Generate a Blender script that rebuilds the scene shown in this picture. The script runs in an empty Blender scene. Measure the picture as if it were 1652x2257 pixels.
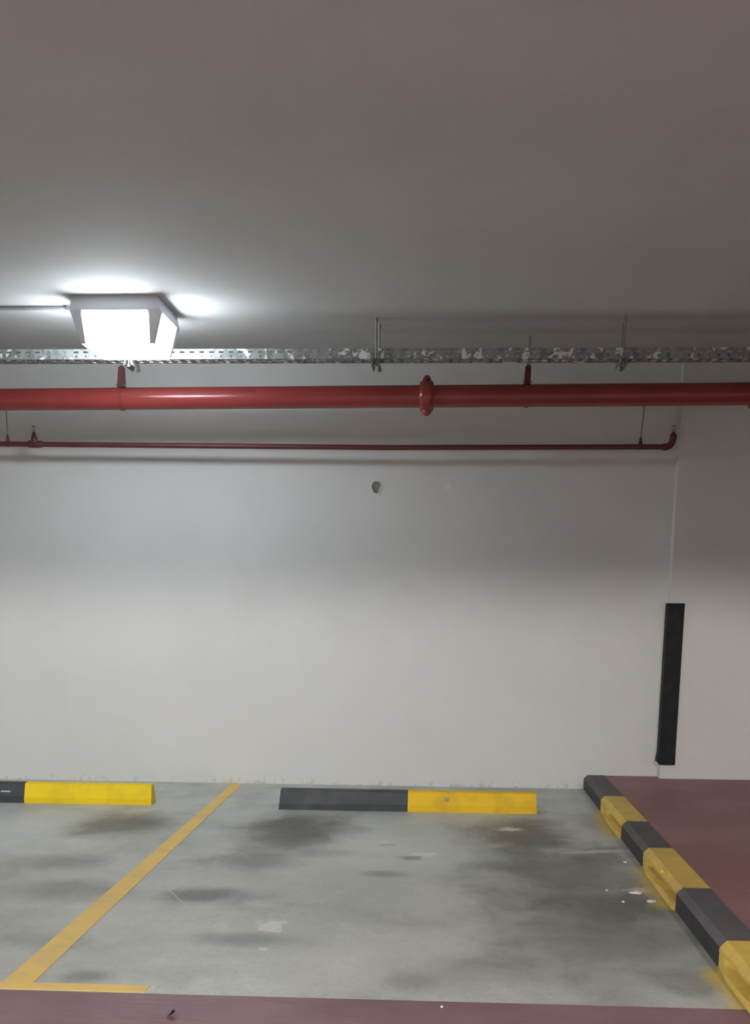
import bpy, bmesh, math, random
from mathutils import Vector, Matrix, noise

# ------------------------------------------------------------------ camera
F, PX, PY = 2605.0, 826.0, 1898.4            # focal length and principal point, in pixels of the 1652 x 2257 frame
YAW, PITCH, ROLL = 0.055, 0.2143, 0.0089
EYE = Vector((0, 0, 1.5))
_f = Vector((-math.sin(YAW) * math.cos(PITCH), math.cos(YAW) * math.cos(PITCH), -math.sin(PITCH)))
_r = Vector((math.cos(YAW), math.sin(YAW), 0))
_u = _r.cross(_f)
RIGHT = _r * math.cos(ROLL) + _u * math.sin(ROLL)
UP = -_r * math.sin(ROLL) + _u * math.cos(ROLL)
scene = bpy.context.scene
COL = scene.collection
cd = bpy.data.cameras.new('camera')
cam = bpy.data.objects.new('camera', cd)
COL.objects.link(cam)
m = Matrix((RIGHT, UP, -_f)).transposed().to_4x4()
m.translation = EYE
cam.matrix_world = m
cd.sensor_fit = 'HORIZONTAL'
cd.sensor_width = 36.0
cd.lens = F / 1652 * 36.0
cd.shift_x = 0.0
cd.shift_y = (PY - 2257 / 2) / 1652
cd.clip_start = 0.05
scene.camera = cam

# ------------------------------------------------------------------ world, exposure
w = bpy.data.worlds.new('world')
scene.world = w
w.use_nodes = True
w.node_tree.nodes['Background'].inputs[0].default_value = (0.02, 0.02, 0.02, 1)
w.node_tree.nodes['Background'].inputs[1].default_value = 0.0
vs = scene.view_settings
vs.view_transform = 'Standard'
vs.look = 'None'
vs.gamma = 1.0
vs.use_curve_mapping = False
vs.exposure = 1.96
scene.cycles.adaptive_threshold = 0.025
scene.cycles.diffuse_bounces = 4
scene.cycles.max_bounces = 6
scene.cycles.glossy_bounces = 2
scene.cycles.transmission_bounces = 2
scene.cycles.transparent_max_bounces = 12

LAMP_COLOR = (0.84, 0.93, 1.0)
LAMP_WATTS = 3.0
AISLE_COLOR = (1.0, 0.975, 0.93)
AISLE_WATTS = 165.0
COVER_GLOW = 4.3


# ------------------------------------------------------------------ pixel -> place
def ray(u, v):
    return RIGHT * ((u - PX) / F) + UP * (-(v - PY) / F) + _f


def on_y(u, v, y):
    d = ray(u, v)
    return EYE + d * (y / d.y)


def on_z(u, v, z=0.0):
    d = ray(u, v)
    return EYE + d * ((z - 1.5) / d.z)


# ------------------------------------------------------------------ places of the setting (metres)
D = 9.895          # main wall
H = 3.409          # ceiling
PIER = D - 0.12    # face of the shallow pier
PIER_X = 1.80
AISLE = 4.362      # edge of the red aisle
KX = 1.198         # kerb face
KW = 0.168
KH = 0.119
X0, X1, Y0 = -13.0, 8.0, -11.0


# ------------------------------------------------------------------ material helpers
class NT:
    def __init__(self, name):
        self.m = bpy.data.materials.new(name)
        self.m.use_nodes = True
        self.t = self.m.node_tree
        self.b = self.t.nodes['Principled BSDF']
        self.co = None

    def n(self, kind, **kw):
        x = self.t.nodes.new(kind)
        for k, v in kw.items():
            setattr(x, k, v)
        return x

    def l(self, a, b):
        self.t.links.new(a, b)

    def coord(self):
        if self.co is None:
            self.co = self.n('ShaderNodeTexCoord').outputs['Object']
        return self.co

    def math(self, op, a, b=None, clamp=False):
        x = self.n('ShaderNodeMath', operation=op, use_clamp=clamp)
        for i, s in enumerate((a, b)):
            if s is None:
                continue
            if isinstance(s, (int, float)):
                x.inputs[i].default_value = s
            else:
                self.l(s, x.inputs[i])
        return x.outputs[0]

    def noise(self, scale, detail=4, rough=0.55, vec=None, stretch=None, dist=0.0):
        v = vec or self.coord()
        if stretch:
            mp = self.n('ShaderNodeMapping')
            mp.inputs['Scale'].default_value = stretch
            self.l(v, mp.inputs[0])
            v = mp.outputs[0]
        x = self.n('ShaderNodeTexNoise')
        x.inputs['Scale'].default_value = scale
        x.inputs['Detail'].default_value = detail
        x.inputs['Roughness'].default_value = rough
        x.inputs['Distortion'].default_value = dist
        self.l(v, x.inputs['Vector'])
        return x.outputs['Fac']

    def ramp(self, fac, a, b, lo=0.0, hi=1.0, smooth=True):
        x = self.n('ShaderNodeMapRange', interpolation_type='SMOOTHSTEP' if smooth else 'LINEAR')
        for k, v in (('From Min', a), ('From Max', b), ('To Min', lo), ('To Max', hi)):
            x.inputs[k].default_value = v
        self.l(fac, x.inputs['Value'])
        return x.outputs[0]

    def mix(self, fac, a, b, blend='MIX'):
        x = self.n('ShaderNodeMix', data_type='RGBA', blend_type=blend)
        if isinstance(fac, (int, float)):
            x.inputs[0].default_value = fac
        else:
            self.l(fac, x.inputs[0])
        for i, s in ((6, a), (7, b)):
            if isinstance(s, tuple):
                x.inputs[i].default_value = (*s, 1) if len(s) == 3 else s
            else:
                self.l(s, x.inputs[i])
        return x.outputs[2]

    def blob(self, cx, cy, rx, ry, warp, soft=0.6, rot=0.0):
        """soft-edged, noise-frayed elliptical mask on the floor plane, 1 inside"""
        mp = self.n('ShaderNodeMapping', vector_type='TEXTURE')
        mp.inputs['Location'].default_value = (cx, cy, 0)
        mp.inputs['Rotation'].default_value = (0, 0, rot)
        mp.inputs['Scale'].default_value = (rx, ry, 1)
        self.l(self.coord(), mp.inputs[0])
        ln = self.n('ShaderNodeVectorMath', operation='LENGTH')
        self.l(mp.outputs[0], ln.inputs[0])
        d = self.math('ADD', ln.outputs['Value'], warp)
        return self.ramp(d, 1.0 - soft, 1.0 + soft, 1.0, 0.0)

    def base(self, c):
        if isinstance(c, tuple):
            self.b.inputs['Base Color'].default_value = (*c, 1)
        else:
            self.l(c, self.b.inputs['Base Color'])

    def set(self, **kw):
        for k, v in kw.items():
            s = self.b.inputs[k.replace('_', ' ')]
            if isinstance(v, (int, float)):
                s.default_value = v
            else:
                self.l(v, s)

    def bump(self, h, strength=0.2, dist=0.01):
        x = self.n('ShaderNodeBump')
        x.inputs['Strength'].default_value = strength
        x.inputs['Distance'].default_value = dist
        self.l(h, x.inputs['Height'])
        self.l(x.outputs[0], self.b.inputs['Normal'])


def worn(name, col, col2, scale=6, rough=0.5, bump=0.1, stretch=None, amount=1.0, metallic=0.0, spec=0.5):
    k = NT(name)
    f = k.ramp(k.noise(scale, 5, stretch=stretch), 0.42, 0.7, 0, amount)
    k.base(k.mix(f, col, col2))
    k.set(Roughness=rough, Metallic=metallic)
    k.b.inputs['Specular IOR Level'].default_value = spec
    if bump:
        k.bump(k.noise(scale * 9, 4), bump, 0.004)
    return k.m


M = {}


def make_materials():
    # painted plaster wall
    k = NT('wall_paint')
    sep = k.n('ShaderNodeSeparateXYZ')
    k.l(k.coord(), sep.inputs[0])
    z = sep.outputs[2]
    c = k.mix(k.ramp(k.noise(0.9, 3), 0.35, 0.75), (0.63, 0.625, 0.605), (0.595, 0.59, 0.57))
    c = k.mix(k.ramp(k.noise(3.0, 5, stretch=(1, 1, 0.25)), 0.55, 0.8, 0, 0.35), c, (0.56, 0.555, 0.53))
    # grime along the foot of the wall
    g = k.math('MULTIPLY', k.ramp(z, 0.0, 0.07, 1, 0), k.ramp(k.noise(22, 6), 0.52, 0.66, 0, 0.6), True)
    c = k.mix(g, c, (0.36, 0.34, 0.31))
    # patch of lighter filler beside the plaster stub
    warp = k.math('MULTIPLY', k.math('SUBTRACT', k.noise(30, 3), 0.5), 1.2)
    mp = k.n('ShaderNodeMapping', vector_type='TEXTURE')
    mp.inputs['Location'].default_value = (0.007, D, 2.422)
    mp.inputs['Scale'].default_value = (0.035, 1, 0.03)
    k.l(k.coord(), mp.inputs[0])
    ln = k.n('ShaderNodeVectorMath', operation='LENGTH')
    k.l(mp.outputs[0], ln.inputs[0])
    c = k.mix(k.math('MULTIPLY', k.ramp(k.math('ADD', ln.outputs['Value'], warp), 0.5, 1.3, 1, 0), 0.6), c, (0.72, 0.72, 0.69))
    k.base(c)
    k.set(Roughness=0.75)
    k.bump(k.noise(40, 5), 0.12, 0.004)
    M['wall'] = k.m
    k = NT('ceiling_paint')
    c = k.mix(k.ramp(k.noise(0.6, 3), 0.35, 0.7), (0.515, 0.52, 0.515), (0.475, 0.48, 0.475))
    c = k.mix(k.ramp(k.noise(5, 6), 0.6, 0.8, 0, 0.3), c, (0.43, 0.43, 0.425))
    k.base(c)
    k.set(Roughness=0.85)
    k.bump(k.noise(30, 5), 0.15, 0.004)
    M['ceiling'] = k.m
    # stained concrete bay floor
    k = NT('bay_concrete')
    big = k.noise(0.75, 4, 0.55, stretch=(1.0, 1.2, 1), dist=0.3)
    mid = k.noise(2.4, 7, 0.62, stretch=(1.0, 0.75, 1), dist=0.35)
    fine = k.noise(22, 6, 0.6)
    streak = k.noise(3.6, 8, 0.68, stretch=(1.0, 0.7, 1), dist=0.25)
    c = k.mix(k.ramp(big, 0.3, 0.7), (0.375, 0.38, 0.335), (0.475, 0.485, 0.44))
    c = k.mix(k.ramp(mid, 0.3, 0.55, 0.5, 0), c, (0.26, 0.256, 0.232))
    c = k.mix(k.ramp(streak, 0.52, 0.72, 0, 0.5), c, (0.57, 0.585, 0.535))
    c = k.mix(k.ramp(streak, 0.3, 0.45, 0.4, 0), c, (0.27, 0.266, 0.24))
    c = k.mix(k.ramp(fine, 0.5, 0.75, 0, 0.38), c, (0.23, 0.226, 0.2))
    grain = k.noise(70, 4, 0.65)
    c = k.mix(k.ramp(grain, 0.52, 0.72, 0, 0.3), c, (0.24, 0.235, 0.21))
    c = k.mix(k.ramp(grain, 0.3, 0.45, 0.22, 0), c, (0.62, 0.63, 0.58))
    w1 = k.math('MULTIPLY', k.math('SUBTRACT', mid, 0.5), 1.7)
    w1 = k.math('ADD', w1, k.math('MULTIPLY', k.math('SUBTRACT', fine, 0.5), 0.5))

    def put(c, u, v, hw, hh, amt, col, soft=0.6, rot=0.0, warp=w1):
        a = on_z(u, v)
        rx = abs(on_z(u + hw, v).x - on_z(u - hw, v).x) / 2
        ry = abs(on_z(u, v - hh).y - on_z(u, v + hh).y) / 2
        f = k.math('MULTIPLY', k.blob(a.x, a.y, rx, ry, warp, soft, rot), amt)
        return k.mix(f, c, col)
    light, dark, brown, cream = (0.55, 0.565, 0.505), (0.085, 0.082, 0.073), (0.115, 0.102, 0.08), (0.66, 0.64, 0.54)
    for u, v, hw, hh, a in ((840, 1880, 200, 60, 0.6), (60, 1830, 110, 40, 0.6), (240, 2020, 150, 40, 0.35),
                            (760, 2120, 220, 45, 0.45), (460, 2080, 150, 40, 0.3), (960, 1990, 140, 30, 0.35)):
        c = put(c, u, v, hw, hh, a, light, 0.75)
    for u, v, hw, hh, a, col in ((650, 1832, 110, 34, 0.95, dark), (255, 1816, 90, 27, 0.9, brown), (150, 1962, 170, 20, 0.35, brown),
                                 (450, 1974, 95, 15, 0.75, dark), (190, 2152, 55, 14, 0.65, dark), (1150, 1842, 110, 32, 0.95, brown),
                                 (1255, 1930, 185, 66, 0.8, dark), (1330, 2060, 240, 85, 0.6, dark), (1335, 1815, 60, 22, 0.55, brown),
                                 (1375, 1992, 85, 26, 0.6, dark), (850, 1926, 45, 6, 0.5, dark), (1060, 2140, 130, 30, 0.3, dark),
                                 (560, 1898, 100, 16, 0.55, dark), (700, 1880, 60, 10, 0.35, brown), (540, 2070, 120, 14, 0.5, dark), (110, 1900, 110, 16, 0.45, brown), (80, 2075, 90, 16, 0.35, brown),
                                 (1490, 2160, 80, 25, 0.35, dark), (700, 1800, 60, 6, 0.4, brown), (900, 2165, 50, 16, 0.3, dark)):
        c = put(c, u, v, hw, hh, a, col, 0.7)
    w2 = k.math('MULTIPLY', k.math('SUBTRACT', k.noise(16, 4), 0.5), 2.6)
    for u, v, hw, hh, a, s, rot in ((596, 2043, 32, 13, 0.85, 0.35, 0), (580, 2091, 13, 3, 0.8, 0.3, 0), (1122, 1828, 28, 4, 0.8, 0.3, 0),
                                    (933, 1884, 24, 5, 0.9, 0.25, 0.2), (1320, 1877, 70, 3, 0.5, 0.5, 0.25), (850, 1856, 16, 3, 0.5, 0.4, 0),
                                    (1408, 1962, 28, 5, 0.5, 0.5, 0), (335, 2178, 2, 9, 0.6, 0.4, -0.3)):
        c = put(c, u, v, hw, hh, a, cream, s, rot, w2)
    for u, v, hw, hh, a, s, rot in ((905, 1891, 28, 4.5, 0.85, 0.2, 0.2), (850, 1862, 14, 3, 0.5, 0.3, 0), (1470, 1985, 5, 2, 0.4, 0.4, 0)):
        c = put(c, u, v, hw, hh, a, (0.2, 0.19, 0.165), s, rot, w2)
    # faint drag scratch and trowel lines
    a, b = on_z(352, 1942), on_z(445, 2030)
    mid_p = (a + b) / 2
    d = b - a
    f = k.math('MULTIPLY', k.blob(mid_p.x, mid_p.y, d.length / 2, 0.006, k.math('MULTIPLY', w1, 0.2), 0.5, math.atan2(d.y, d.x)), 0.6)
    c = k.mix(f, c, (0.45, 0.45, 0.43))
    # tyre tread print
    tp = on_z(1062, 1838)
    br = k.n('ShaderNodeTexBrick')
    br.inputs['Scale'].default_value = 6.0
    br.inputs['Mortar Size'].default_value = 0.035
    br.inputs['Color1'].default_value = br.inputs['Color2'].default_value = (1, 1, 1, 1)
    br.inputs['Mortar'].default_value = (0, 0, 0, 1)
    br.inputs['Row Height'].default_value = 0.6
    k.l(k.coord(), br.inputs['Vector'])
    f = k.math('MULTIPLY', k.blob(tp.x, tp.y, 0.15, 0.3, w1, 0.5), k.math('MULTIPLY', br.outputs['Color'], 0.55))
    c = k.mix(f, c, (0.13, 0.12, 0.105))
    # yellow paint that ran off the kerb onto the floor, beside the yellow blocks
    sep = k.n('ShaderNodeSeparateXYZ')
    k.l(k.coord(), sep.inputs[0])
    jit = k.math('MULTIPLY', k.math('SUBTRACT', k.noise(5, 5), 0.5), 0.22)
    xs = k.math('ADD', sep.outputs[0], jit)
    fx = k.ramp(xs, KX - 0.15, KX - 0.005, 0, 0.8)
    for ya, yb in ((7.74, 8.78), (5.87, 6.86), (3.6, 4.9)):
        fy = k.math('MULTIPLY', k.ramp(sep.outputs[1], ya - 0.05, ya + 0.1), k.ramp(sep.outputs[1], yb - 0.1, yb + 0.05, 1, 0))
        c = k.mix(k.math('MULTIPLY', fx, fy), c, (0.52, 0.38, 0.05))
    k.base(c)
    k.set(Roughness=k.ramp(mid, 0.3, 0.7, 0.52, 0.4))
    h = k.math('ADD', k.math('MULTIPLY', mid, 0.7), k.math('MULTIPLY', fine, 0.25))
    k.bump(h, 0.5, 0.02)
    M['concrete'] = k.m
    # red floor paint
    for nm, a, b in (('aisle_red', (0.17, 0.088, 0.094), (0.24, 0.14, 0.148)), ('platform_red', (0.22, 0.094, 0.092), (0.28, 0.145, 0.14))):
        k = NT(nm)
        n1 = k.noise(1.2, 5)
        c = k.mix(k.ramp(n1, 0.35, 0.7), a, b)
        br = k.noise(7, 5, 0.6, stretch=(0.6, 3.5, 1), dist=0.5)
        c = k.mix(k.ramp(br, 0.55, 0.72, 0, 0.45), c, (0.13, 0.075, 0.073))
        k.base(c)
        k.set(Roughness=0.55)
        k.bump(br, 0.3, 0.012)
        M[nm] = k.m
    M['line'] = worn('line_paint', (0.74, 0.5, 0.12), (0.62, 0.43, 0.14), 5, 0.6, 0.15)
    M['yellow_bright'] = worn('yellow_gloss', (0.8, 0.575, 0.012), (0.72, 0.515, 0.014), 7, 0.5, 0.1, spec=0.2)
    M['yellow_warm'] = worn('yellow_worn', (0.76, 0.475, 0.02), (0.64, 0.39, 0.025), 7, 0.55, 0.15, spec=0.2)
    M['kerb_yellow'] = worn('kerb_yellow', (0.62, 0.42, 0.07), (0.5, 0.33, 0.07), 5, 0.6, 0.35)
    M['kerb_black'] = worn('kerb_black', (0.018, 0.017, 0.019), (0.03, 0.028, 0.03), 5, 0.6, 0.3)
    M['kerb_black_dusty'] = worn('kerb_black_dusty', (0.07, 0.063, 0.066), (0.1, 0.086, 0.087), 4, 0.7, 0.3)
    M['stop_black'] = worn('stop_black', (0.032, 0.036, 0.045), (0.055, 0.057, 0.065), 8, 0.55, 0.15)
    M['rubber'] = worn('black_rubber', (0.011, 0.011, 0.012), (0.018, 0.018, 0.019), 9, 0.65, 0.05, spec=0.2)
    M['red'] = worn('red_gloss', (0.27, 0.037, 0.033), (0.23, 0.033, 0.03), 3, 0.24, 0.0)
    M['red_dull'] = worn('red_dull', (0.12, 0.024, 0.024), (0.09, 0.02, 0.02), 6, 0.45, 0.0)
    M['steel'] = worn('zinc_steel', (0.3, 0.3, 0.29), (0.2, 0.2, 0.195), 12, 0.5, 0.05, metallic=0.5)
    M['lamp_body'] = worn('grey_lamp_body', (0.66, 0.68, 0.73), (0.6, 0.62, 0.67), 5, 0.5, 0.0)
    M['conduit'] = worn('grey_conduit', (0.3, 0.32, 0.32), (0.24, 0.26, 0.26), 6, 0.5, 0.0)
    M['plaster'] = worn('rough_plaster', (0.52, 0.51, 0.5), (0.44, 0.43, 0.42), 20, 0.9, 0.3)
    M['chip'] = worn('white_chip', (0.7, 0.69, 0.65), (0.55, 0.54, 0.5), 20, 0.8, 0.0)
    M['scrap'] = worn('dark_scrap', (0.03, 0.022, 0.02), (0.1, 0.08, 0.07), 60, 0.7, 0.0)
    M['tag'] = worn('grey_tag', (0.5, 0.5, 0.46), (0.42, 0.42, 0.4), 20, 0.5, 0.0)
    # galvanised tray with white noise blotches scattered over it
    k = NT('galvanised_tray')
    c = k.mix(k.ramp(k.noise(18, 4), 0.4, 0.65), (0.28, 0.295, 0.29), (0.17, 0.185, 0.18))
    sm = k.noise(16, 2, 0.5, stretch=(1.0, 1, 0.8), dist=0.6)
    f = k.ramp(sm, 0.57, 0.62)
    c = k.mix(k.math('MULTIPLY', f, 0.9), c, (0.72, 0.73, 0.72))
    k.base(c)
    k.set(Metallic=k.math('MULTIPLY', k.math('SUBTRACT', 1.0, f), 0.3), Roughness=0.5)
    M['tray'] = k.m
    # lamp: a bulb inside a glowing clear cover
    for nm, samp in (('cover', 'AUTO'), ('cover_far', 'NONE')):
        cover_material(nm, samp)


def cover_material(nm, samp):
    k = NT('lamp_' + nm)
    tr = k.n('ShaderNodeBsdfTransparent')
    em = k.n('ShaderNodeEmission')
    em.inputs[0].default_value = (*LAMP_COLOR, 1)
    em.inputs[1].default_value = COVER_GLOW
    add = k.n('ShaderNodeAddShader')
    k.l(tr.outputs[0], add.inputs[0])
    k.l(em.outputs[0], add.inputs[1])
    k.l(add.outputs[0], k.t.nodes['Material Output'].inputs[0])
    k.m.cycles.emission_sampling = samp
    M[nm] = k.m


make_materials()


# ------------------------------------------------------------------ mesh helpers
def obj(name, bm, mat, parent=None, smooth=False, loc=None):
    me = bpy.data.meshes.new(name)
    bmesh.ops.recalc_face_normals(bm, faces=bm.faces)
    bm.to_mesh(me)
    bm.free()
    o = bpy.data.objects.new(name, me)
    if mat is not None:
        me.materials.append(M[mat])
    if smooth:
        for p in me.polygons:
            p.use_smooth = True
        me.set_sharp_from_angle(angle=math.radians(38))
    COL.objects.link(o)
    if parent is not None:
        o.parent = parent
    if loc is not None:
        o.location = loc
    return o


def tag(o, label, cat, group=None):
    o['label'] = label
    o['category'] = cat
    if group:
        o['group'] = group
    return o


def thing(name, label, cat, loc=(0, 0, 0), group=None):
    o = bpy.data.objects.new(name, None)
    o.empty_display_size = 0.05
    o.location = loc
    COL.objects.link(o)
    return tag(o, label, cat, group)


def copy_tree(o, parent=None):
    c = o.copy()
    COL.objects.link(c)
    c.parent = parent
    for ch in list(o.children):
        copy_tree(ch, c)
    return c


def struct(name, bm, mat, label=None):
    o = obj(name, bm, mat)
    o['kind'] = 'structure'
    if label:
        o['label'] = label
    return o


def box(bm, x0, x1, y0, y1, z0, z1, bev=0.0):
    r = bmesh.ops.create_cube(bm, size=1)
    vs_ = r['verts']
    for v in vs_:
        v.co = Vector(((x0 + x1) / 2 + v.co.x * (x1 - x0), (y0 + y1) / 2 + v.co.y * (y1 - y0), (z0 + z1) / 2 + v.co.z * (z1 - z0)))
    if bev:
        es = list({e for v in vs_ for e in v.link_edges})
        bmesh.ops.bevel(bm, geom=es, offset=bev, segments=2, affect='EDGES', profile=0.5)
    return bm


def nb():
    return bmesh.new()


def tube(bm, pts, rads, seg=16, caps=True):
    """swept circle through points; rads one number or one per point"""
    pts = [Vector(p) for p in pts]
    if isinstance(rads, (int, float)):
        rads = [rads] * len(pts)
    rings = []
    ref = None
    for i, p in enumerate(pts):
        t = (pts[min(i + 1, len(pts) - 1)] - pts[max(i - 1, 0)]).normalized()
        if ref is None:
            ref = Vector((0, 0, 1)) if abs(t.z) < 0.9 else Vector((1, 0, 0))
        a = (ref - t * ref.dot(t)).normalized()
        ref = a
        b = t.cross(a)
        rings.append([bm.verts.new(p + (a * math.cos(2 * math.pi * k / seg) + b * math.sin(2 * math.pi * k / seg)) * rads[i]) for k in range(seg)])
    for r1, r2 in zip(rings, rings[1:]):
        for k in range(seg):
            bm.faces.new((r1[k], r1[(k + 1) % seg], r2[(k + 1) % seg], r2[k]))
    if caps:
        bm.faces.new(rings[0])
        bm.faces.new(rings[-1][::-1])
    return bm


def extrude_profile(bm, prof, xs, axis='x', shift=None):
    """prof: list of (a, z); swept along x (a = y) or y (a = x); shift(i, j) -> extra offset"""
    rings = []
    for i, s in enumerate(xs):
        ring = []
        for j, (a, z) in enumerate(prof):
            co = Vector((s, a, z)) if axis == 'x' else Vector((a, s, z))
            if shift:
                co += shift(i, j)
            ring.append(bm.verts.new(co))
        rings.append(ring)
    n = len(prof)
    for r1, r2 in zip(rings, rings[1:]):
        for j in range(n):
            bm.faces.new((r1[j], r1[(j + 1) % n], r2[(j + 1) % n], r2[j]))
    bm.faces.new(rings[0])
    bm.faces.new(rings[-1][::-1])
    return bm


def sstep(a, b, x):
    t = max(0.0, min(1.0, (x - a) / (b - a)))
    return t * t * (3 - 2 * t)


# ------------------------------------------------------------------ the setting
struct('floor', box(nb(), X0, X1, AISLE, D + 0.2, -0.2, 0), 'concrete', 'stained grey concrete floor of the parking bays')
struct('floor_aisle', box(nb(), X0, X1, -1.6, AISLE, -0.2, 0), 'aisle_red', 'dark red painted driving aisle')
struct('floor_opposite', box(nb(), X0, X1, Y0, -1.6, -0.2, 0), 'concrete', 'grey concrete floor of the bays across the aisle')
struct('ceiling', box(nb(), X0, X1, Y0, D + 0.2, H, H + 0.2), 'ceiling', 'dim grey concrete ceiling')


def back_wall():
    # a box whose front face has one small broken hole knocked into it
    bm = nb()
    hx, hz, q = -0.557, 2.418, 0.1
    xs, zs = [X0, hx - q, hx + q, X1], [0, hz - q, hz + q, H]
    g = {(i, k): bm.verts.new((xs[i], D, zs[k])) for i in range(4) for k in range(4)}
    for i in range(3):
        for k in range(3):
            if (i, k) != (1, 1):
                bm.faces.new((g[i, k], g[i + 1, k], g[i + 1, k + 1], g[i, k + 1]))
    N = 24
    outer, rings = [], [[] for _ in range(6)]
    corner = {3: g[2, 2], 9: g[1, 2], 15: g[1, 1], 21: g[2, 1]}
    for a in range(N):
        t = 2 * math.pi * a / N
        cx, cz = math.cos(t), math.sin(t)
        s_ = q / max(abs(cx), abs(cz))
        outer.append(corner.get(a) or bm.verts.new((hx + cx * s_, D, hz + cz * s_)))
        rad = 0.041 * (1 + 0.13 * noise.noise(Vector((cx * 1.7, cz * 1.7, 5)))) * (1.12 if cz < -0.8 else 1.0) * (0.9 if cz < -0.2 and abs(cx) > 0.6 else 1.0)
        for k, (rr, dep) in enumerate(((1.35, -0.001), (1.12, -0.004), (1.0, 0.002), (0.93, 0.02), (0.8, 0.045), (0.5, 0.052))):
            rings[k].append(bm.verts.new((hx + cx * rad * rr, D + dep, hz + cz * rad * rr)))
    loops = [outer] + rings
    inner = []
    for li, (r1, r2) in enumerate(zip(loops, loops[1:])):
        for a in range(N):
            f = bm.faces.new((r1[a], r1[(a + 1) % N], r2[(a + 1) % N], r2[a]))
            if li >= 2:
                f.material_index = 1
                f.smooth = True
    f = bm.faces.new(rings[-1])
    f.material_index = 1
    # back, sides
    bk = [bm.verts.new((x, D + 0.2, z)) for x, z in ((X0, 0), (X1, 0), (X1, H), (X0, H))]
    bm.faces.new(bk)
    o = obj('wall_back', bm, 'wall')
    o.data.materials.append(M['plaster'])
    o['kind'] = 'structure'
    o['label'] = 'off white painted wall with one small broken hole behind the parking bays'


back_wall()
struct('wall_pier', box(nb(), PIER_X, X1, PIER, D, 0, H), 'wall', 'shallow off white pier standing out from the wall')
struct('wall_left', box(nb(), X0 - 0.2, X0, Y0, D, 0, H), 'wall')
struct('wall_right', box(nb(), X1, X1 + 0.2, Y0, D, 0, H), 'wall')
struct('wall_front', box(nb(), X0, X1, Y0 - 0.2, Y0, 0, H), 'wall')
struct('ceiling_beam', box(nb(), X0, X1, 2.0, 2.4, 2.74, H), 'ceiling', 'deep concrete beam across the aisle')
struct('floor_platform', box(nb(), KX + KW, X1, 3.9, PIER, 0, KH - 0.002), 'platform_red', 'raised dark red painted platform behind the kerb')
struct('floor_platform_strip', box(nb(), KX + KW, PIER_X, PIER, D, 0, KH - 0.002), 'platform_red', 'red platform strip reaching back beside the pier')


# ------------------------------------------------------------------ kerb
def kerb():
    root = thing('kerb', 'black and yellow banded concrete kerb edging the red platform', 'kerb', (KX, D, 0))
    ys = [D, 8.792, 7.738, 6.868, 5.862, 4.903, 3.9]
    cham = 0.03
    for i in range(6):
        ya, yb = ys[i], ys[i + 1]                       # far end, near end
        yellow = i % 2 == 1
        nseg = 40 if yellow else 6
        s = [ya + (yb - ya) * t / nseg for t in range(nseg + 1)]
        # profile round the block: face (bottom to top), chamfer, top, back
        fz = [0, 0.012, 0.022, 0.03, 0.037, 0.044, 0.052, 0.06, 0.068, 0.0755, 0.0765, 0.089] if yellow else [0, 0.045, 0.089]
        nf = len(fz) - 1
        prof = [(0, z) for z in fz]
        prof += [(cham * 0.5, KH - cham * 0.45), (cham, KH), (KW * 0.5, KH), (KW, KH), (KW, 0)]
        start = {1: 0.24, 3: 0.06, 5: 0.08}.get(i, 0)

        def shift(a, j, start=start, nf=nf, i=i, nseg=nseg, prof=prof, yellow=yellow):
            if not yellow:
                return Vector((0, 0, 0))
            t = a / nseg
            z = prof[j][1]
            if prof[j][0] > cham + 0.001:
                return Vector((0, 0, 0))
            d = 0.0
            if j <= nf:                                  # broken-out hollow along the face above a low ledge
                along = sstep(start, start + 0.13, t) * (1 - 0.75 * sstep(0.97, 1.0, t))
                wob = noise.noise(Vector((t * 6, i * 3.1, 0)))
                lo = 0.026 + 0.008 * wob + 0.006 * (1 - t)
                cut = sstep(lo - 0.008, lo + 0.02, z) if z < 0.076 else 0.0
                d = 0.088 * along * cut + 0.003 * noise.noise(Vector((t * 22, z * 60, i)))
                if z < lo:
                    d -= 0.014 * along * (1 - z / lo * 0.5)
                if z >= 0.0765:
                    d += 0.006 * along * (0.5 + noise.noise(Vector((t * 9, 1.7, i))))
            elif i == 3 and 0.54 < t < 0.6 and j == nf + 1:              # chip out of the arris
                return Vector((0.034, 0, -0.03))
            else:
                d = 0.004 * noise.noise(Vector((t * 14, j, i)))
            return Vector((d, 0, 0))
        bm = extrude_profile(nb(), [(a, z) for a, z in prof], [y - D for y in s], 'y', shift)
        o = obj('kerb_block', bm, 'kerb_yellow' if yellow else 'kerb_black', root)
        o['label'] = 'yellow kerb block with broken face' if yellow else 'black kerb block'
        # dust lies on the level top, the upright face stays blacker
        if not yellow:
            o.data.materials.append(M['kerb_black_dusty'])
            for p in o.data.polygons:
                if p.normal.z > 0.35:
                    p.material_index = 1


kerb()


# ------------------------------------------------------------------ painted bay line
def bay_line():
    bm = nb()
    zt = 0.002
    nf = 9

    def slab(pts):
        a = [bm.verts.new((x, y, 0)) for x, y in pts]
        b = [bm.verts.new((x, y, zt)) for x, y in pts]
        bm.faces.new(a[::-1])
        bm.faces.new(b)
        for k in range(len(pts)):
            k2 = (k + 1) % len(pts)
            bm.faces.new((a[k], a[k2], b[k2], b[k]))
    slab([(-2.3, 4.37), (-1.143, 4.372), (-1.14, 4.458), (-1.617, 4.455), (-1.676, D - 0.015), (-1.762, D - 0.02), (-1.74, 4.455), (-2.3, 4.455)])
    tag(obj('bay_line', bm, 'line'), 'yellow painted line with a short foot dividing the parking bays', 'road marking')


bay_line()


# ------------------------------------------------------------------ wheel stops
STOP = [(0.0, 0.0), (0.0, 0.042), (0.008, 0.05), (0.04, 0.138), (0.05, 0.146), (0.105, 0.15), (0.115, 0.143), (0.15, 0.0)]


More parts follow.
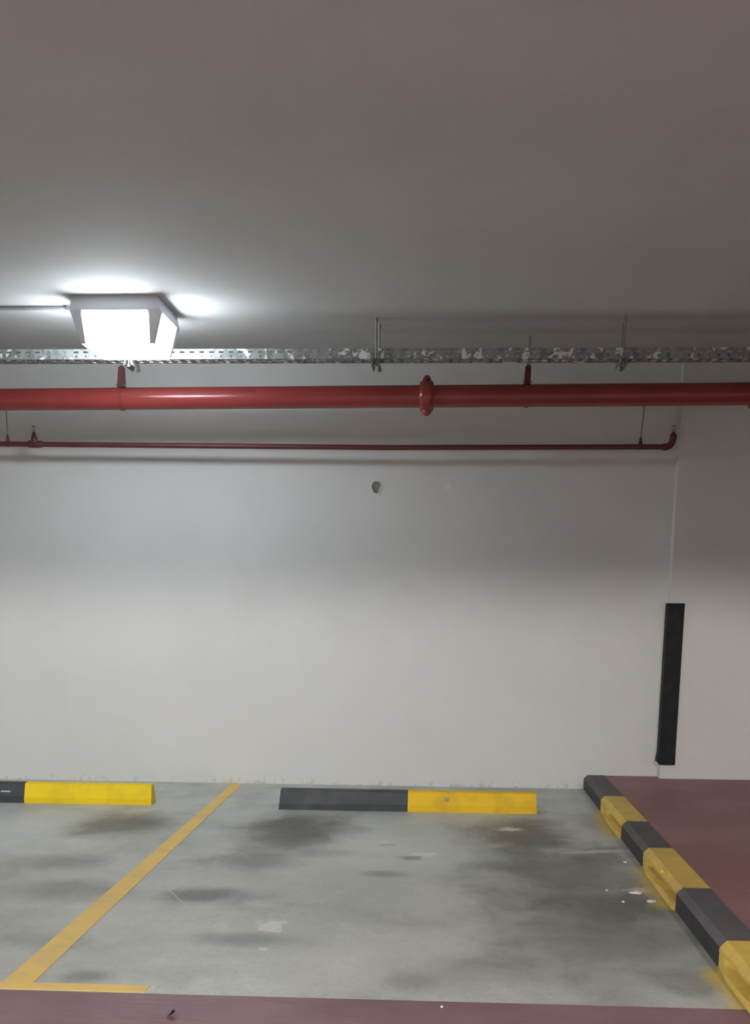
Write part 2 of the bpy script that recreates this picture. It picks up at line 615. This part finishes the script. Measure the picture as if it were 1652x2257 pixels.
def wheel_stop(xa, xm, xb, y, tilt, ymat, label, tagx, tagm):
    root = thing('wheel_stop', label, 'wheel stop', (xa, y, 0), 'wheel stops in front of the wall')
    root.rotation_euler.z = tilt
    L = xb - xa

    def shift(n):
        def f(i, j):
            # the ends lean in towards the top
            z = STOP[j][1]
            if n == 'r' and i == 4:
                return Vector((-0.004 * z / 0.15, 0, 0))
            if n == 'l' and i == 0:
                return Vector((0.012 * z / 0.15, 0, 0))
            return Vector((0, 0, 0))
        return f
    xm -= xa
    b = obj('black_section', extrude_profile(nb(), STOP, [xm * t / 4 for t in range(5)], 'x', shift('l')), 'stop_black', root)
    b['label'] = 'matt black painted half'
    yl = obj('yellow_section', extrude_profile(nb(), STOP, [xm + 0.001 + (L - xm - 0.001) * t / 4 for t in range(5)], 'x', shift('r')), ymat, root)
    yl['label'] = 'yellow painted half'
    bm = nb()
    for p in ((0, 0), (1, 0), (1, 1), (0, 1)):
        x = tagx - xa + p[0] * tagm[0]
        z = tagm[2] + p[1] * tagm[1]
        ypos = 0.008 + (z - 0.05) / 0.088 * 0.032 if z > 0.05 else 0.008
        bm.verts.new((x, ypos - 0.0015, z))
    bm.verts.ensure_lookup_table()
    bm.faces.new(bm.verts[:])
    r = bmesh.ops.solidify(bm, geom=bm.faces[:], thickness=0.002)
    o = obj('scuff_patch', bm, tagm[3], root)
    return root


wheel_stop(-4.12, -3.152, -2.174, 8.705, 0.0, 'yellow_bright', 'bright yellow and black wheel stop left of the yellow bay line', -3.335, (0.075, 0.012, 0.078, 'chip'))
wheel_stop(-1.196, -0.238, 0.712, 8.622, 0.0, 'yellow_warm', 'worn yellow and black wheel stop between the bay line and the kerb', 0.035, (0.03, 0.03, 0.078, 'tag'))


# ------------------------------------------------------------------ corner guard on the pier
def corner_guard():
    bm = nb()
    t = 0.016
    za, zb = 0.232, 1.527
    xr = PIER_X + 0.118
    yb = PIER + 0.1
    prof = [(PIER_X - t, yb), (PIER_X - t, PIER - t * 0.1), (PIER_X - t * 0.1, PIER - t), (xr - 0.008, PIER - t), (xr, PIER), (PIER_X, PIER), (PIER_X, yb)]
    rows = []
    for k in range(13):
        z = za + (zb - za) * k / 12
        bulge = 0.012 * sstep(0.12, 0.0, (z - za)) if z < za + 0.12 else 0
        rows.append([bm.verts.new((x - (bulge if j < 4 else 0), y - (bulge * 0.5 if 1 <= j <= 4 else 0), z + (0.022 if k == 0 and j < 2 else 0))) for j, (x, y) in enumerate(prof)])
    n = len(prof)
    for a, b in zip(rows, rows[1:]):
        for j in range(n):
            bm.faces.new((a[j], a[(j + 1) % n], b[(j + 1) % n], b[j]))
    bm.faces.new(rows[0])
    bm.faces.new(rows[-1][::-1])
    tag(obj('corner_guard', bm, 'rubber'), 'tall black rubber corner guard on the edge of the white pier', 'corner guard')


corner_guard()


# ------------------------------------------------------------------ ceiling lamps
LX0, LX1, LY0, LY1 = -2.428, -1.846, 8.01, 8.592
LW, LD = LX1 - LX0, LY1 - LY0
HZ = H - 0.088           # lower rim of the housing
BZ = 3.118               # bottom of the cover


def lamp(label):
    cx, cy = (LX0 + LX1) / 2, (LY0 + LY1) / 2
    root = thing('ceiling_lamp', label, 'lamp', (cx, cy, H), 'square ceiling lamps of the car park')
    hw, hd = LW / 2, LD / 2
    z1 = HZ - H
    z2 = BZ - H
    bm = nb()
    prof = [(0.0, 0.95), (z1 + 0.012, 1.0), (z1, 1.0)]
    rings = [[bm.verts.new((sx * hw * s, sy * hd * s, z)) for sx, sy in ((-1, -1), (1, -1), (1, 1), (-1, 1))] for z, s in prof]
    for a, b in zip(rings, rings[1:]):
        for k in range(4):
            bm.faces.new((a[k], a[(k + 1) % 4], b[(k + 1) % 4], b[k]))
    bm.faces.new(rings[0])
    bm.faces.new(rings[-1][::-1])
    obj('housing', bm, 'lamp_body', root)
    # cover: five glowing panes, drawn in a little towards the bottom
    bm = nb()
    ti, bi = 0.022, 0.055
    tz = [bm.verts.new((sx * (hw - ti), sy * (hd - ti), z1 - 0.001)) for sx, sy in ((-1, -1), (1, -1), (1, 1), (-1, 1))]
    mz = [bm.verts.new((sx * (hw - bi), sy * (hd - bi), z2 + 0.012)) for sx, sy in ((-1, -1), (1, -1), (1, 1), (-1, 1))]
    bz = [bm.verts.new((sx * (hw - bi - 0.015), sy * (hd - bi - 0.015), z2)) for sx, sy in ((-1, -1), (1, -1), (1, 1), (-1, 1))]
    for a, b in ((tz, mz), (mz, bz)):
        for k in range(4):
            bm.faces.new((a[k], a[(k + 1) % 4], b[(k + 1) % 4], b[k]))
    bm.faces.new(bz)
    o = obj('cover', bm, 'cover', root)
    o['label'] = 'glowing white cover'
    # corner posts: wide at the housing, narrow at the foot
    for sx, sy in ((-1, -1), (1, -1), (1, 1), (-1, 1)):
        bm = nb()
        rows = []
        for z, wd, ins in ((z1, 0.078, 0.0), (z1 - 0.02, 0.066, 0.006), (z2 + 0.025, 0.03, 0.05), (z2 + 0.012, 0.028, 0.054)):
            x, y = sx * (hw - ins), sy * (hd - ins)
            t = 0.012
            pts = [(x, y), (x - sx * wd, y), (x - sx * wd, y - sy * t), (x - sx * t, y - sy * t), (x - sx * t, y - sy * wd), (x, y - sy * wd)]
            rows.append([bm.verts.new((px, py, z)) for px, py in pts])
        for a, b in zip(rows, rows[1:]):
            for k in range(6):
                bm.faces.new((a[k], a[(k + 1) % 6], b[(k + 1) % 6], b[k]))
        bm.faces.new(rows[0])
        bm.faces.new(rows[-1][::-1])
        obj('corner_post', bm, 'lamp_body', root)
    ld = bpy.data.lights.new('bulb', 'POINT')
    ld.energy = LAMP_WATTS
    ld.color = LAMP_COLOR
    ld.shadow_soft_size = 0.16
    lo = bpy.data.objects.new('bulb', ld)
    COL.objects.link(lo)
    lo.parent = root
    lo.location = (0, 0, z1 - 0.12)
    return root


lamp_a = lamp('glowing square ceiling lamp fixed above the perforated cable tray')
aisle_light = far_cover = None
for x, y, lab in ((-7.6, 8.3, 'square ceiling lamp farther along the conduit over the next bays'),
                  (-6.2, -1.0, 'square ceiling lamp over the red aisle near the far corner'),
                  (-2.2, -1.4, 'square ceiling lamp over the red aisle beyond the deep beam'),
                  (2.4, -1.0, 'square ceiling lamp over the red aisle facing the kerb')):
    c_ = copy_tree(lamp_a)
    c_.location = (x, y, H)
    c_['label'] = lab
    if y < 0:
        for ch in c_.children:
            if ch.name.startswith('cover'):
                if far_cover is None:
                    far_cover = ch.data.copy()
                    far_cover.materials[0] = M['cover_far']
                ch.data = far_cover
            if ch.type == 'LIGHT':
                if aisle_light is None:
                    aisle_light = ch.data.copy()
                    aisle_light.color = AISLE_COLOR
                    aisle_light.energy = AISLE_WATTS
                    aisle_light.shadow_soft_size = 0.12
                ch.data = aisle_light


# conduit feeding the lamp
def conduit():
    y = 8.29
    root = thing('conduit', 'thin grey conduit running along the ceiling into the lamp', 'conduit', (LX0, y, H))
    z = -0.014
    obj('pipe', tube(nb(), [(-4.9, 0, z), (-0.02, 0, z)], 0.0125, 12), 'conduit', root, True)
    obj('end_fitting', tube(nb(), [(-0.06, 0, z - 0.004), (0.016, 0, z - 0.004)], 0.018, 12), 'conduit', root, True)
    for x in (-0.09, -1.2, -2.4):
        bm = box(nb(), x - 0.012, x + 0.012, -0.028, 0.028, -0.03, 0, 0.003)
        obj('saddle_clip', bm, 'steel', root)


conduit()

# ------------------------------------------------------------------ perforated cable tray
TY0, TY1, TZ0, TZ1 = 8.67, 8.83, 3.150, 3.214
TX0, TX1 = -6.5, 4.6


def cable_tray():
    root = thing('cable_tray', 'long perforated galvanised cable tray hung below the ceiling', 'cable tray', (0, TY0, TZ0))
    pitch = 0.068
    n = int((TX1 - TX0) / pitch)
    hgt = TZ1 - TZ0
    xsub = [0, 0.012, 0.024, 0.036, 0.046, pitch]
    zsub = [0, 0.012, 0.026, 0.040, 0.051, hgt]
    holes = {(2, 1), (1, 3), (2, 3), (3, 3)}

    def flange(y):
        bm = nb()
        grid = {}

        def v(i, k):
            if (i, k) not in grid:
                cell, s = divmod(i, 5)
                grid[(i, k)] = bm.verts.new((TX0 + cell * pitch + xsub[s], y, zsub[k]))
            return grid[(i, k)]
        for i in range(n * 5):
            for k in range(5):
                if (i % 5, k) in holes:
                    continue
                bm.faces.new((v(i, k), v(i + 1, k), v(i + 1, k + 1), v(i, k + 1)))
        return bm
    for nm, y in (('front_flange', 0.0), ('rear_flange', TY1 - TY0)):
        o = obj(nm, flange(y), 'tray', root)
        md = o.modifiers.new('gauge', 'SOLIDIFY')
        md.thickness = 0.0016
        md.offset = 0
    # rolled top lips
    for nm, y in (('top_lip', 0.004), ('top_lip', TY1 - TY0 - 0.004)):
        obj(nm, box(nb(), TX0, TX1, y - 0.005, y + 0.005, hgt - 0.001, hgt + 0.003, 0.001), 'tray', root)
    bm = nb()
    dep = TY1 - TY0
    for k in range(n):                                   # base: cross strips between drainage slots
        xa = TX0 + k * pitch
        for ya, yb in ((0, dep * 0.2), (dep * 0.42, dep * 0.58), (dep * 0.8, dep)):
            bmesh.ops.create_grid(bm, x_segments=1, y_segments=1, size=0.5, matrix=Matrix.Translation((xa + pitch / 2, (ya + yb) / 2, 0.001)) @ Matrix.Diagonal((pitch, yb - ya, 1, 1)))
        for ya, yb in ((dep * 0.2, dep * 0.42), (dep * 0.58, dep * 0.8)):
            bmesh.ops.create_grid(bm, x_segments=1, y_segments=1, size=0.5, matrix=Matrix.Translation((xa + pitch * 0.3, (ya + yb) / 2, 0.001)) @ Matrix.Diagonal((pitch * 0.6, yb - ya, 1, 1)))
    bmesh.ops.remove_doubles(bm, verts=bm.verts, dist=0.0002)
    obj('base', bm, 'tray', root)
    # splice plate with bolts, left of the lamp
    x = on_y(112, 782, TY0).x
    sp = obj('splice_plate', box(nb(), x - 0.05, x + 0.16, -0.004, -0.001, 0.004, hgt - 0.004, 0.0008), 'tray', root)
    for bx in (x, x + 0.11):
        for bz_ in (0.018, 0.046):
            obj('bolt', tube(nb(), [(bx, -0.003, bz_), (bx, -0.011, bz_)], [0.007, 0.005], 8), 'steel', sp, True)


cable_tray()


def trapeze_hanger(x, label, root=None):
    root = thing('trapeze_hanger', label, 'hanger', (x, (TY0 + TY1) / 2, TZ0), 'threaded rod hangers under the cable tray')
    h = H - TZ0
    ya, yb = TY0 - (TY0 + TY1) / 2 - 0.016, TY1 - (TY0 + TY1) / 2 + 0.02
    for y, dx in ((ya, 0.0), (yb, 0.012)):
        r = obj('rod', tube(nb(), [(dx, y, -0.05), (dx, y, h)], 0.006, 8), 'steel', root, True)
        obj('nut', tube(nb(), [(dx, y, -0.052), (dx, y, -0.038)], 0.012, 6), 'steel', r)
        obj('ceiling_anchor', tube(nb(), [(dx, y, h - 0.03), (dx, y, h)], 0.01, 8), 'steel', r, True)
    # open channel under the tray, lips turned outwards
    bm = nb()
    t = 0.002
    prof = [(-0.02, -0.002), (0.02, -0.002), (0.024, -0.036), (0.032, -0.044), (0.03, -0.046), (0.02, -0.037), (0.0165, -0.005), (-0.0165, -0.005), (-0.02, -0.037), (-0.03, -0.046), (-0.032, -0.044), (-0.024, -0.036)]
    extrude_profile(bm, prof, [ya - 0.03, yb + 0.03], 'y')
    obj('channel', bm, 'steel', root)
    return root


for u, lab in ((287, 'threaded rod hanger carrying the cable tray behind the glowing lamp'),
               (829, 'threaded rod hanger carrying the cable tray left of the pipe coupling'),
               (1371, 'threaded rod hanger carrying the cable tray right of the red pipe strap')):
    trapeze_hanger(on_y(u, 795, 8.7).x, lab)

# ------------------------------------------------------------------ big red pipe
PR = 0.078
PA, PB = on_y(0, 881, 9.26), on_y(1652, 868, 9.21)
PDIR = (PB - PA).normalized()


def on_pipe(x):
    return PA + PDIR * ((x - PA.x) / PDIR.x)


def main_pipe():
    root = thing('fire_pipe', 'thick glossy red fire pipe running along the wall', 'pipe', on_pipe(-6.5))
    o0 = on_pipe(-6.5)
    xs = [-6.5, on_y(940, 878, 9.24).x, on_y(1668, 868, 9.21).x, 4.6]
    for a, b in zip(xs, xs[1:]):
        obj('pipe_section', tube(nb(), [on_pipe(a) - o0, on_pipe(b) - o0], PR, 40), 'red', root, True)
    for x in xs[1:3]:
        c = on_pipe(x) - o0
        bm = nb()
        prof = [(-0.05, PR), (-0.05, PR + 0.018), (-0.036, PR + 0.03), (-0.022, PR + 0.034), (0.022, PR + 0.034), (0.036, PR + 0.03), (0.05, PR + 0.018), (0.05, PR)]
        tube(bm, [c + PDIR * s for s, r in prof], [r for s, r in prof], 40, True)
        k = obj('coupling', bm, 'red', root, True)
        for s in (-1, 1):                                # ears with the clamp bolts, top and bottom
            z = s * (PR + 0.044)
            e = nb()
            if s > 0:
                tube(e, [c + Vector((0, 0.0, z - 0.028)), c + Vector((0, 0, z)), c + Vector((0, 0, z + 0.022))], [0.036, 0.03, 0.016], 14)
            else:
                tube(e, [c + Vector((0, -0.02, z + 0.03)), c + Vector((0, -0.02, z)), c + Vector((0, -0.02, z - 0.014))], [0.036, 0.033, 0.018], 14)
            obj('ear', e, 'red', k, True)
            b = nb()
            tube(b, [c + Vector((0, -0.058, z - s * 0.004)), c + Vector((0, 0.05, z - s * 0.004))], 0.013, 10)
            obj('bolt', b, 'red', k, True)


main_pipe()


def pipe_hanger(u, label, group):
    x = on_y(u, 830, 9.24).x
    c = on_pipe(x)
    root = thing('pipe_hanger', label, 'pipe hanger', c, group)
    # strap loop round the pipe
    bm = nb()
    R = PR + 0.002
    ring_o, ring_i = [], []
    N = 36
    rows = []
    for k in range(N):
        t = 2 * math.pi * k / N
        row = []
        for rr, s in ((R, -0.016), (R + 0.004, -0.016), (R + 0.004, 0.016), (R, 0.016)):
            row.append(bm.verts.new(Vector((0, math.cos(t) * rr, math.sin(t) * rr)) + PDIR * s))
        rows.append(row)
    for k in range(N):
        a, b = rows[k], rows[(k + 1) % N]
        for j in range(4):
            bm.faces.new((a[j], a[(j + 1) % 4], b[(j + 1) % 4], b[j]))
    st = obj('strap', bm, 'red', root, True)
    # tapering neck above the pipe, shouldered at the top
    top = on_y(u + 2, 806, 9.24).z - c.z
    bm = nb()
    rows = []
    for z, hx, hy in ((PR - 0.004, 0.022, 0.05), (PR + 0.03, 0.022, 0.04), (top - 0.03, 0.021, 0.024), (top - 0.012, 0.02, 0.02), (top, 0.009, 0.012)):
        rows.append([bm.verts.new((sx * hx + 0.006 * (z - PR) / 0.15, sy * hy, z)) for sx, sy in ((-1, -1), (1, -1), (1, 1), (-1, 1))])
    for a, b in zip(rows, rows[1:]):
        for k in range(4):
            bm.faces.new((a[k], a[(k + 1) % 4], b[(k + 1) % 4], b[k]))
    bm.faces.new(rows[0][::-1])
    bm.faces.new(rows[-1])
    obj('neck', bm, 'red_dull', root)
    obj('cross_bolt', tube(nb(), [(-0.034, -0.03, PR + 0.012), (0.034, -0.03, PR + 0.012)], 0.007, 8), 'steel', root, True)
    rd = obj('rod', tube(nb(), [(0.006, 0, top - 0.01), (0.01, 0, H - c.z)], 0.006, 8), 'steel', root, True)
    obj('nut', tube(nb(), [(0.006, 0, top), (0.006, 0, top + 0.016)], 0.013, 6), 'steel', rd)
    return root


pipe_hanger(1161, 'red strap hanger holding the thick pipe right of its coupling', 'strap hangers of the thick red pipe')
pipe_hanger(266, 'red strap hanger holding the thick pipe below the glowing lamp', 'strap hangers of the thick red pipe')

# ------------------------------------------------------------------ thin sprinkler pipe
SY = 9.66
SR = 0.02


def sprinkler(parent, p):
    hd = obj('sprinkler_head', tube(nb(), [p, p + Vector((0, 0, 0.018))], [0.011, 0.009], 10), 'steel', parent, True)
    for s in (-1, 1):
        obj('frame_arm', tube(nb(), [p + Vector((s * 0.007, 0, 0.016)), p + Vector((s * 0.012, 0, 0.03)), p + Vector((s * 0.003, 0, 0.046))], 0.0028, 6), 'steel', hd, True)
    obj('deflector', tube(nb(), [p + Vector((0, 0, 0.046)), p + Vector((0, 0, 0.049))], [0.02, 0.022], 14), 'steel', hd)


def sprinkler_pipe():
    a = on_y(0, 978.5, SY)
    mid_ = on_y(850, 986.5, SY)
    b = on_y(1466, 985, SY)
    x0 = -6.4
    pts = [Vector((x0, SY, a.z + 0.01)), a, mid_, b]
    root = thing('sprinkler_pipe', 'thin dark red sprinkler pipe with an upturned end on the wall', 'pipe', a)
    loc = [p - a for p in pts]
    obj('pipe', tube(nb(), loc, SR, 16), 'red_dull', root, True)
    # elbow at the right end turning up to a sprinkler
    e = loc[-1]
    r = 0.05
    arc = [e + Vector((-0.02, 0, 0))] + [e + Vector((r * math.sin(t), 0, r - r * math.cos(t))) for t in [math.pi / 2 * k / 8 for k in range(9)]]
    top = arc[-1] + Vector((0.004, 0, 0.022))
    obj('elbow', tube(nb(), arc + [top], 0.026, 16), 'red_dull', root, True)
    cone_top = top + Vector((0, 0, 0.035))
    obj('reducer', tube(nb(), [top - Vector((0, 0, 0.002)), top + Vector((0, 0, 0.012)), cone_top], [0.029, 0.026, 0.012], 14), 'red_dull', root, True)
    sprinkler(root, cone_top)
    # tee with a sprinkler near the left
    c = on_y(76, 979, SY) - a
    obj('tee', tube(nb(), [c + Vector((-0.05, 0, 0)), c + Vector((-0.045, 0, 0)), c + Vector((0.045, 0, 0)), c + Vector((0.07, 0, 0))], [0.022, 0.028, 0.028, 0.021], 16), 'red_dull', root, True)
    br = c + Vector((0, 0, 0.088))
    obj('reducer', tube(nb(), [c + Vector((0, 0, 0.01)), c + Vector((0, 0, 0.045)), c + Vector((0, 0, 0.06)), br], [0.028, 0.026, 0.02, 0.011], 14), 'red_dull', root, True)
    sprinkler(root, br)
    return a, pts


SA, SPTS = sprinkler_pipe()


def drop_hanger(u, v, label, lean):
    p = on_y(u, v, SY)
    root = thing('drop_hanger', label, 'pipe hanger', p, 'thin drop hangers of the sprinkler pipe')
    # loop round the small pipe
    bm = nb()
    tube(bm, [Vector((-0.012, 0, 0)), Vector((0.012, 0, 0))], SR + 0.003, 18, False)
    obj('loop', bm, 'red_dull', root, True)
    obj('clip', tube(nb(), [(0, 0, SR - 0.004), (0, 0, SR + 0.02), (lean * 0.05, 0, SR + 0.05)], [0.017, 0.014, 0.006], 10), 'red_dull', root, True)
    hz = 0.405
    obj('rod', tube(nb(), [(0, 0, SR + 0.03), (lean * hz, 0, hz)], 0.005, 8), 'steel', root, True)
    # short bracket arm to the wall, behind the thick pipe
    bm = nb()
    box(bm, lean * hz - 0.015, lean * hz + 0.015, -0.02, D - SY, hz - 0.004, hz + 0.004, 0.001)
    box(bm, lean * hz - 0.015, lean * hz + 0.015, D - SY - 0.006, D - SY, hz - 0.03, hz + 0.03, 0.001)
    obj('wall_bracket', bm, 'steel', root)


drop_hanger(1410, 984.5, 'thin rod hanging the sprinkler pipe near its upturned end', 0.06)
drop_hanger(18, 978.5, 'thin rod hanging the sprinkler pipe beside its tee fitting', -0.01)


# ------------------------------------------------------------------ small litter
def chip(u, v, wpx, lpx, seed, label, mat='chip', z=0.0, hgt=0.006, name='paint_chip', group='pale chips beside the kerb', cat='chip'):
    rnd = random.Random(seed)
    p = on_z(u, v, z)
    rx = abs(on_z(u + wpx, v, z).x - on_z(u - wpx, v, z).x) / 2
    ry = abs(on_z(u, v - lpx, z).y - on_z(u, v + lpx, z).y) / 2
    bm = nb()
    N = 11
    lo, hi = [], []
    for k in range(N):
        t = 2 * math.pi * k / N
        q = 0.65 + 0.45 * rnd.random()
        lo.append(bm.verts.new((rx * q * math.cos(t), ry * q * math.sin(t), 0)))
        hi.append(bm.verts.new((rx * q * 0.75 * math.cos(t), ry * q * 0.75 * math.sin(t), hgt * (0.6 + 0.6 * rnd.random()))))
    for k in range(N):
        bm.faces.new((lo[k], lo[(k + 1) % N], hi[(k + 1) % N], hi[k]))
    bm.faces.new(hi)
    bm.faces.new(lo[::-1])
    o = obj(name, bm, mat, loc=p)
    return tag(o, label, cat, group)


chip(1402, 1968, 17, 3.2, 1, 'long pale plaster chip lying by the broken yellow kerb block')
chip(1434, 1987, 11, 2.6, 2, 'bright white wedge shaped chip against the broken yellow kerb block')
chip(1373, 1988.5, 3.5, 1.2, 3, 'tiny white chip on dark concrete near the kerb')
chip(1337, 1963, 4, 1.3, 4, 'small white speck on the grey concrete away from the kerb')
chip(1377, 1901, 4, 1.2, 5, 'small white speck beside the black kerb block')
chip(973, 2220, 3.5, 1.6, 6, 'tiny white crumb on the red aisle paint', group='crumbs on the red aisle')


def scrap():
    p = on_z(378, 2241)
    bm = nb()
    prev = None
    for k in range(7):
        t = k / 6
        x = -0.014 + 0.028 * t
        wd = 0.02 * math.sin(math.pi * (0.12 + 0.76 * t))
        row = [bm.verts.new((x + 0.006 * s, s * wd, 0.003 + 0.014 * abs(s) * t + 0.016 * t * t)) for s in (-1, -0.4, 0.4, 1)]
        if prev:
            for j in range(3):
                bm.faces.new((prev[j], prev[j + 1], row[j + 1], row[j]))
        prev = row
    bmesh.ops.solidify(bm, geom=bm.faces[:], thickness=0.003)
    o = obj('dry_leaf_scrap', bm, 'scrap', loc=p)
    tag(o, 'small dark curled scrap lying on the red aisle', 'litter')


scrap()
